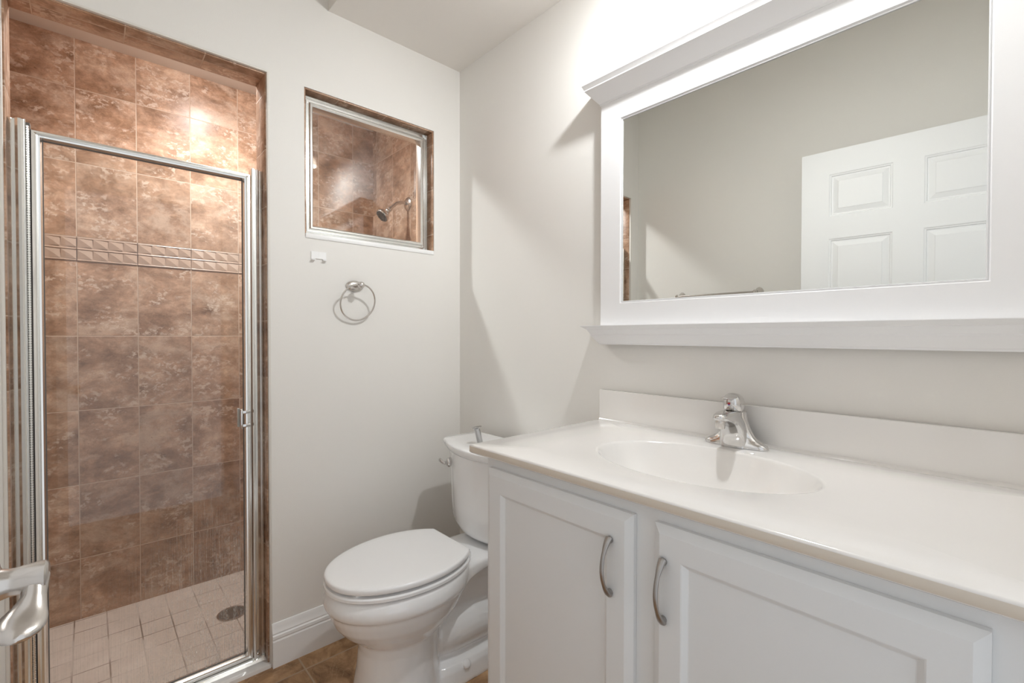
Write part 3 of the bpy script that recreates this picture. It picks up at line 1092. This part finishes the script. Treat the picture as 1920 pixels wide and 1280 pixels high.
# ------------------------------------------------------------ countertop with integral oval bowl
ct = thing('countertop', 'off-white cultured marble countertop with an oval basin and backsplash', 'countertop', (1.38, -0.28, 0.875))
TX0, TX1, TY0, TY1, TZ, TB = 0.821, XR - 0.0015, -0.563, -0.0015, 0.897, 0.875
SX, SY, SA, SB = 1.295, -0.289, 0.241, 0.160
angs = sorted([2 * PI * k / 144 for k in range(144)] + [math.atan2(y - SY, x - SX) % (2 * PI) for x in (TX0, TX1) for y in (TY0, TY1)])


def rect_pt(a, inset=0.0):
    dx, dy = math.cos(a), math.sin(a)
    tx = ((TX1 - inset - SX) / dx) if dx > 1e-9 else ((TX0 + inset - SX) / dx if dx < -1e-9 else 1e9)
    ty = ((TY1 - inset - SY) / dy) if dy > 1e-9 else ((TY0 + inset - SY) / dy if dy < -1e-9 else 1e9)
    t = min(tx, ty)
    return (SX + dx * t, SY + dy * t)


def ell(a, s):
    # point of the ellipse in the direction a
    dx, dy = math.cos(a), math.sin(a)
    t = 1 / math.sqrt((dx / (SA * s)) ** 2 + (dy / (SB * s)) ** 2)
    return (SX + dx * t, SY + dy * t)


def rp(a, inset, z):
    x, y = rect_pt(a, 0)
    x = min(max(x, TX0 + inset), TX1 - inset)
    y = min(max(y, TY0 + inset), TY1 - inset)
    return (x, y, z)


rings = []
prof_b = [(0.03, -0.128), (0.15, -0.1275), (0.3, -0.124), (0.45, -0.116), (0.6, -0.102), (0.72, -0.084), (0.82, -0.062), (0.89, -0.041), (0.94, -0.0235), (0.97, -0.012),
          (0.985, -0.0065), (0.997, -0.0028), (1.012, -0.0006), (1.03, 0.0)]
for s, dz in prof_b:
    rings.append([(*ell(a, s), TZ + dz) for a in angs])
for t in (0.4, 1.0):
    rr = []
    for a in angs:
        e, q = ell(a, 1.03), rp(a, 0.0045, 0)
        rr.append((e[0] + (q[0] - e[0]) * t, e[1] + (q[1] - e[1]) * t, TZ))
    rings.append(rr)
rings.append([rp(a, 0.0013, TZ - 0.0013) for a in angs])
rings.append([rp(a, 0.0, TZ - 0.0045) for a in angs])
rings.append([rp(a, 0.0, TB + 0.003) for a in angs])
rings.append([rp(a, 0.003, TB) for a in angs])
rings.append([(*ell(a, 1.07), TB) for a in angs])
for s, dz in ((0.98, -0.045), (0.85, -0.09), (0.6, -0.125), (0.3, -0.14), (0.03, -0.143)):
    rings.append([(*ell(a, s), TZ + dz) for a in angs])
mb = MB()
mb.rings(rings, True, True, True)
mb.bm.normal_update()
for f in mb.bm.faces:
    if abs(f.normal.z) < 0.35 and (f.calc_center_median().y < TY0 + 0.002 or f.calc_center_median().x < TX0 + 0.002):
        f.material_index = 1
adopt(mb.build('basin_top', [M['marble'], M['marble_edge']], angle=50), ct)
mb = MB()
mb.box(0.826, TX1, -0.0215, -0.0015, TZ - 0.0005, 0.998, bevel=0.003)
mb.prism([(-0.0215, TZ - 0.0005), (-0.0285, TZ - 0.0005), (-0.0245, TZ + 0.002), (-0.0218, TZ + 0.007)], 0, 0.828, TX1)
adopt(mb.build('backsplash', M['marble'], angle=40), ct)
mb = MB()
mb.lathe((SX, SY, TZ - 0.128), (0, 0, 1), [(0.022, -0.002), (0.022, 0.002), (0.017, 0.003), (0.016, 0.0015), (0.0, 0.0025)], 28)
adopt(mb.build('drain_ring', M['chrome']), ct)

# ------------------------------------------------------------ faucet
fx, fy = 1.291, -0.064
fa = thing('faucet', 'chrome single-handle faucet with a red and blue dot behind the oval basin', 'faucet', (fx, fy, TZ + 0.0006))


def oval_ring(cx, cy, z, a, b, n=40, p=2.0, tilt=0.0):
    out = []
    for k in range(n):
        t = 2 * PI * k / n
        c, s = math.cos(t), math.sin(t)
        x = a * math.copysign(abs(c) ** (2 / p), c)
        y = b * math.copysign(abs(s) ** (2 / p), s)
        out.append((cx + x, cy + y, z + tilt * y))
    return out


mb = MB()
# low winged base and the column behind the spout
sec = [(0.0, 0.079, 0.0240, 2.3), (0.004, 0.0795, 0.0245, 2.3), (0.009, 0.0765, 0.0235, 2.2), (0.0135, 0.069, 0.0225, 2.1), (0.018, 0.060, 0.021, 2.0), (0.026, 0.049, 0.0205, 2.0),
       (0.038, 0.0395, 0.0205, 2.0), (0.052, 0.0325, 0.021, 2.0), (0.066, 0.0280, 0.022, 2.0), (0.078, 0.0255, 0.023, 2.0), (0.088, 0.0245, 0.0235, 2.0)]
mb.rings([oval_ring(0, 0.004 if z > 0.03 else 0.0, z, a, b, 48, p) for z, a, b, p in sec])
mb.build('body', M['chrome'], fa, angle=50)
mb = MB()
# spout: hooded front that overhangs a concave apron, its cheeks running down to the base
st = []
for z, w, yf, p in ((0.0, 0.0350, -0.030, 3.0), (0.012, 0.0345, -0.0295, 3.0), (0.026, 0.0330, -0.0300, 3.0), (0.040, 0.0305, -0.0340, 2.9), (0.050, 0.0285, -0.0410, 2.8), (0.058, 0.0270, -0.0510, 2.7),
                    (0.065, 0.0255, -0.0640, 2.6), (0.0705, 0.0240, -0.0830, 2.6), (0.0745, 0.0228, -0.0990, 2.6), (0.078, 0.0222, -0.1065, 2.6), (0.083, 0.0220, -0.1080, 2.6), (0.088, 0.0215, -0.1055, 2.5),
                    (0.0915, 0.0195, -0.0970, 2.4), (0.0925, 0.0160, -0.0780, 2.3)):
    yb_ = 0.012
    st.append(oval_ring(0, (yf + yb_) / 2, z, w, (yb_ - yf) / 2, 44, p))
mb.rings(st)
sp_ = mb.build('spout', M['chrome'], fa, angle=50)
mb = MB()
mb.lathe((0, -0.0910, 0.0765), (0, 0, -1), [(0.0115, 0.0), (0.0118, 0.004), (0.0112, 0.019), (0.0105, 0.0205), (0.0085, 0.0205), (0.0085, 0.016), (0.0, 0.016)], 28)
mb.build('aerator', M['nickel'], sp_)
mb = MB()
# domed handle with a short forward lip
dome = [(0.0915, 0.0225, 0.0220), (0.096, 0.0245, 0.0245), (0.104, 0.0252, 0.0260), (0.114, 0.0247, 0.0262), (0.122, 0.0228, 0.0245), (0.129, 0.0188, 0.0205), (0.1335, 0.0128, 0.0145), (0.1355, 0.005, 0.006)]
mb.rings([oval_ring(0, -0.012, z, a, b, 40, 2.1, -0.10) for z, a, b in dome])
mb.tube([(0, -0.014, 0.127), (0, -0.032, 0.1275), (0, -0.049, 0.1265), (0, -0.063, 0.1265), (0, -0.071, 0.1275), (0, -0.074, 0.128)], [0.0165, 0.0150, 0.0115, 0.0095, 0.0070, 0.003], n=24, sy=[0.45, 0.42, 0.40, 0.38, 0.40, 0.5], up=(0, 0, 1))
hn = mb.build('handle', M['chrome'], fa, angle=50)
mb = MB()
mb.lathe((-0.0012, -0.0365, 0.111), (0, -1, 0.0), [(0.0030, 0.0), (0.0030, 0.0035), (0.0, 0.0042)], 16)
mb.build('hot_mark', M['red'], hn)
mb = MB()
mb.lathe((-0.0012, -0.0366, 0.1085), (0, -1, 0.0), [(0.0022, 0.0), (0.0022, 0.0034), (0.0, 0.0038)], 16)
mb.build('cold_mark', M['blue'], hn)

# ------------------------------------------------------------ toilet
TCX = 0.410
to = thing('toilet', 'white two-piece toilet with the seat cover down beside the vanity', 'toilet', (TCX, 0.0, 0.0))


def egg(z, yf, yb, w, yc=-0.53, n=56, pb=2.0):
    """plan outline: elliptical front of length yc-yf, blunter back; yc = widest station"""
    out = []
    for k in range(n):
        t = 2 * PI * k / n
        c, s = math.cos(t), math.sin(t)
        if s < 0:
            out.append((w * math.copysign(abs(c) ** 0.96, c), yc + (yc - yf) * s, z))
        else:
            out.append((w * math.copysign(abs(c) ** (2 / pb), c), yc + (yb - yc) * abs(s) ** (2 / pb), z))
    return out


mb = MB()
secs = [(-0.002, -0.700, -0.400, 0.150, -0.56), (0.012, -0.698, -0.402, 0.148, -0.56), (0.06, -0.686, -0.410, 0.136, -0.56), (0.12, -0.678, -0.415, 0.126, -0.55), (0.190, -0.672, -0.41, 0.119, -0.54),
        (0.224, -0.676, -0.40, 0.121, -0.54), (0.244, -0.700, -0.38, 0.136, -0.53), (0.268, -0.728, -0.36, 0.154, -0.53), (0.298, -0.751, -0.33, 0.170, -0.53),
        (0.328, -0.764, -0.31, 0.1790, -0.53), (0.347, -0.768, -0.30, 0.1825, -0.53), (0.353, -0.776, -0.298, 0.1895, -0.53), (0.366, -0.781, -0.295, 0.1920, -0.53), (0.382, -0.780, -0.290, 0.1905, -0.53),
        (0.401, -0.770, -0.285, 0.1840, -0.53), (0.4065, -0.761, -0.28, 0.1760, -0.53)]
mb.rings([egg(z, yf, yb, w, yc) for z, yf, yb, w, yc in secs])
# deck that carries the tank
dk = []
for y, w, zt, zb in ((-0.420, 0.155, 0.404, 0.30), (-0.34, 0.124, 0.406, 0.338), (-0.28, 0.118, 0.406, 0.352), (-0.20, 0.118, 0.403, 0.358), (-0.10, 0.120, 0.403, 0.362), (-0.055, 0.120, 0.403, 0.364)):
    r_ = []
    for k in range(32):
        t = 2 * PI * k / 32
        c, s = math.cos(t), math.sin(t)
        r_.append((w * math.copysign(abs(c) ** 0.45, c), y, (zt + zb) / 2 + (zt - zb) / 2 * math.copysign(abs(s) ** 0.45, s)))
    dk.append(r_)
mb.rings(dk)
# web under the deck
wb = []
for z, w, y0, y1 in ((0.03, 0.075, -0.46, -0.13), (0.12, 0.060, -0.46, -0.14), (0.22, 0.050, -0.44, -0.13), (0.30, 0.062, -0.44, -0.10), (0.37, 0.085, -0.44, -0.07)):
    wb.append([(p[0], p[1], p[2]) for p in oval_ring(0, (y0 + y1) / 2, z, w, (y1 - y0) / 2, 32, 4)])
mb.rings(wb)
# trapway bulge either side and the foot plinth
tp = []
for y, w, zc, h in ((-0.46, 0.055, 0.14, 0.06), (-0.42, 0.080, 0.145, 0.080), (-0.36, 0.094, 0.150, 0.088), (-0.28, 0.098, 0.150, 0.090), (-0.20, 0.094, 0.140, 0.085), (-0.14, 0.075, 0.125, 0.072), (-0.115, 0.045, 0.12, 0.05)):
    tp.append([(w * math.cos(2 * PI * k / 28), y, zc + h * math.sin(2 * PI * k / 28)) for k in range(28)])
mb.rings(tp)
pl = []
for z, w, e in ((-0.002, 0.118, 0.0), (0.010, 0.118, 0.0), (0.050, 0.108, 0.006), (0.066, 0.098, 0.014), (0.072, 0.080, 0.03)):
    pl.append(oval_ring(0, -0.285, z, w, 0.185 - e, 40, 5))
mb.rings(pl)
bowl = mb.build('bowl', M['china'], to, angle=60)
rm = bowl.modifiers.new('remesh', 'REMESH')
rm.mode = 'VOXEL'
rm.voxel_size = 0.0038
rm.use_smooth_shade = True
smn = bowl.modifiers.new('smooth', 'SMOOTH')
smn.iterations = 7
smn.factor = 0.6


def seat_outline(z, inset=0.0, n=80, yback=-0.335):
    yc, w, lf, lb = -0.525, 0.1830 - inset, 0.252 - inset, 0.235 - inset
    pts = []
    for k in range(n):
        t = 2 * PI * k / n
        c, s = math.cos(t), math.sin(t)
        x = w * math.copysign(abs(c) ** 0.94, c)
        y = yc + (lf if s < 0 else lb) * s
        pts.append((x, min(y, yback - inset * 0.8), z))
    return pts


mb = MB()
mb.rings([seat_outline(0.4335, 0.010), seat_outline(0.4338, 0.0035), seat_outline(0.436, 0.0008), seat_outline(0.439, 0.0), seat_outline(0.4475, 0.0), seat_outline(0.4505, 0.0012), seat_outline(0.4525, 0.0042),
          seat_outline(0.4535, 0.010), seat_outline(0.4542, 0.03), seat_outline(0.4548, 0.10)])
lid = mb.build('lid', M['seat'], to, angle=40)
mb = MB()
# ring shaped seat with a hole, under the lid
so = [seat_outline(z, i) for z, i in ((0.4095, 0.008), (0.4105, 0.002), (0.4135, -0.0015), (0.4215, -0.0015), (0.4255, 0.002), (0.4262, 0.010))]
hole = [(x * 0.62, (y + 0.55) * 0.68 - 0.55, z) for x, y, z in seat_outline(0.4262, 0.010)]
hole2 = [(x, y, 0.4095) for x, y, z in hole]
mb.rings(so + [hole, hole2] + [so[0]], True, False, False)
mb.build('seat', M['seat'], to, angle=40)
for x_ in (-0.088, 0.088):
    mb = MB()
    mb.box(x_ - 0.011, x_ + 0.011, -0.733, -0.716, 0.4258, 0.4345, bevel=0.001)
    mb.build('bumper', M['seat'], lid)
for x_ in (-0.066, 0.066):
    mb = MB()
    mb.box(x_ - 0.019, x_ + 0.019, -0.343, -0.308, 0.403, 0.426, bevel=0.004)
    mb.tube([(x_ - 0.017, -0.328, 0.432), (x_ + 0.017, -0.328, 0.432)], 0.0095, n=16)
    mb.build('hinge', M['seat'], to, angle=40)


def tank_ring(z, w, yf, bulge, rc=0.03, yb=-0.028, n=18):
    """plan outline of the tank: straight back, rounded corners, bowed front"""
    pts = []
    # front from left to right
    for i in range(n + 1):
        u = -1 + 2 * i / n
        x = u * (w - rc * 0.9)
        pts.append((x, yf - bulge * (1 - u * u), z))
    # right front corner
    for i in range(1, 5):
        a = -PI / 2 + i * (PI / 2) / 5
        pts.append((w - rc + rc * math.cos(a), yf + rc + rc * math.sin(a), z))
    pts.append((w, yf + rc, z))
    pts.append((w, (yf + yb) / 2, z))
    pts.append((w, yb - 0.012, z))
    pts.append((w - 0.010, yb, z))
    pts.append((0, yb, z))
    pts.append((-w + 0.010, yb, z))
    pts.append((-w, yb - 0.012, z))
    pts.append((-w, (yf + yb) / 2, z))
    pts.append((-w, yf + rc, z))
    for i in range(1, 5):
        a = PI + i * (PI / 2) / 5
        pts.append((-w + rc + rc * math.cos(a), yf + rc + rc * math.sin(a), z))
    return pts


mb = MB()
tk = [(0.410, 0.140, -0.168, 0.030), (0.413, 0.160, -0.183, 0.036), (0.420, 0.179, -0.196, 0.040), (0.434, 0.193, -0.206, 0.044), (0.455, 0.201, -0.212, 0.046), (0.52, 0.2045, -0.215, 0.046),
      (0.60, 0.207, -0.217, 0.047), (0.68, 0.2095, -0.218, 0.048), (0.712, 0.211, -0.219, 0.048), (0.724, 0.211, -0.219, 0.048)]
mb.rings([tank_ring(z, w, yf, b, rc=0.05, yb=-0.055) for z, w, yf, b in tk])
mb.build('tank', M['china'], to, angle=50)
mb = MB()
tl = [(0.7235, 0.213, -0.220, 0.048), (0.728, 0.219, -0.226, 0.050), (0.735, 0.225, -0.231, 0.052), (0.748, 0.230, -0.235, 0.053), (0.7565, 0.2305, -0.2355, 0.053), (0.760, 0.229, -0.234, 0.052), (0.7618, 0.225, -0.230, 0.050), (0.7625, 0.19, -0.20, 0.04)]
mb.rings([tank_ring(z, w, yf, b, rc=0.045, yb=-0.047) for z, w, yf, b in tl])
mb.build('tank_lid', M['china'], to, angle=50)
mb = MB()
mb.lathe((-0.155, -0.2385, 0.676), (0, -1, 0), [(0.0185, -0.006), (0.0185, 0.003), (0.015, 0.007), (0.008, 0.009), (0.0065, 0.016), (0.0075, 0.020), (0.0, 0.021)], 26, sx=0.7)
mb.tube([(-0.155, -0.254, 0.674), (-0.161, -0.259, 0.676), (-0.168, -0.263, 0.680), (-0.177, -0.266, 0.686), (-0.181, -0.267, 0.688)], [0.0055, 0.006, 0.0075, 0.0085, 0.005], n=16, sy=0.5, up=(0, -1, 0))
mb.build('flush_lever', M['chrome'], to, angle=45)
for sx_ in (-1, 1):
    mb = MB()
    mb.lathe((sx_ * 0.106, -0.345, 0.056), (sx_ * 0.80, 0, 0.60), [(0.0145, -0.008), (0.0145, 0.003), (0.0125, 0.0055), (0.007, 0.0075), (0.0, 0.008)], 24)
    mb.build('bolt_cap', M['china'], to, angle=50)
for sx_ in (-1, 1):
    mb = MB()
    mb.lathe((sx_ * 0.085, -0.130, 0.364), (0, 0, -1), [(0.012, 0.0), (0.012, 0.003), (0.008, 0.004), (0.008, 0.014), (0.004, 0.015), (0.004, 0.030), (0.0, 0.031)], 14)
    mb.build('tank_bolt', M['nickel'], to, angle=30)

# chrome flanged stopper stood on the tank lid
st_ = thing('sink_stopper', 'chrome flanged stopper standing tilted on the toilet tank lid by the countertop corner', 'stopper', (0.396, -0.190, 0.7630))
mb = MB()
rk = [(0.0100, 0.0030), (0.0110, 0.0045), (0.0110, 0.060), (0.0125, 0.063), (0.0190, 0.066), (0.0195, 0.0675), (0.0175, 0.0690), (0.008, 0.0705), (0.0, 0.0707)]
ax = Vector((-0.17, -0.15, 1)).normalized()
mb.lathe((0, 0, 0), ax, rk, 28)
mb.build('stem', M['steel'], st_, angle=40)
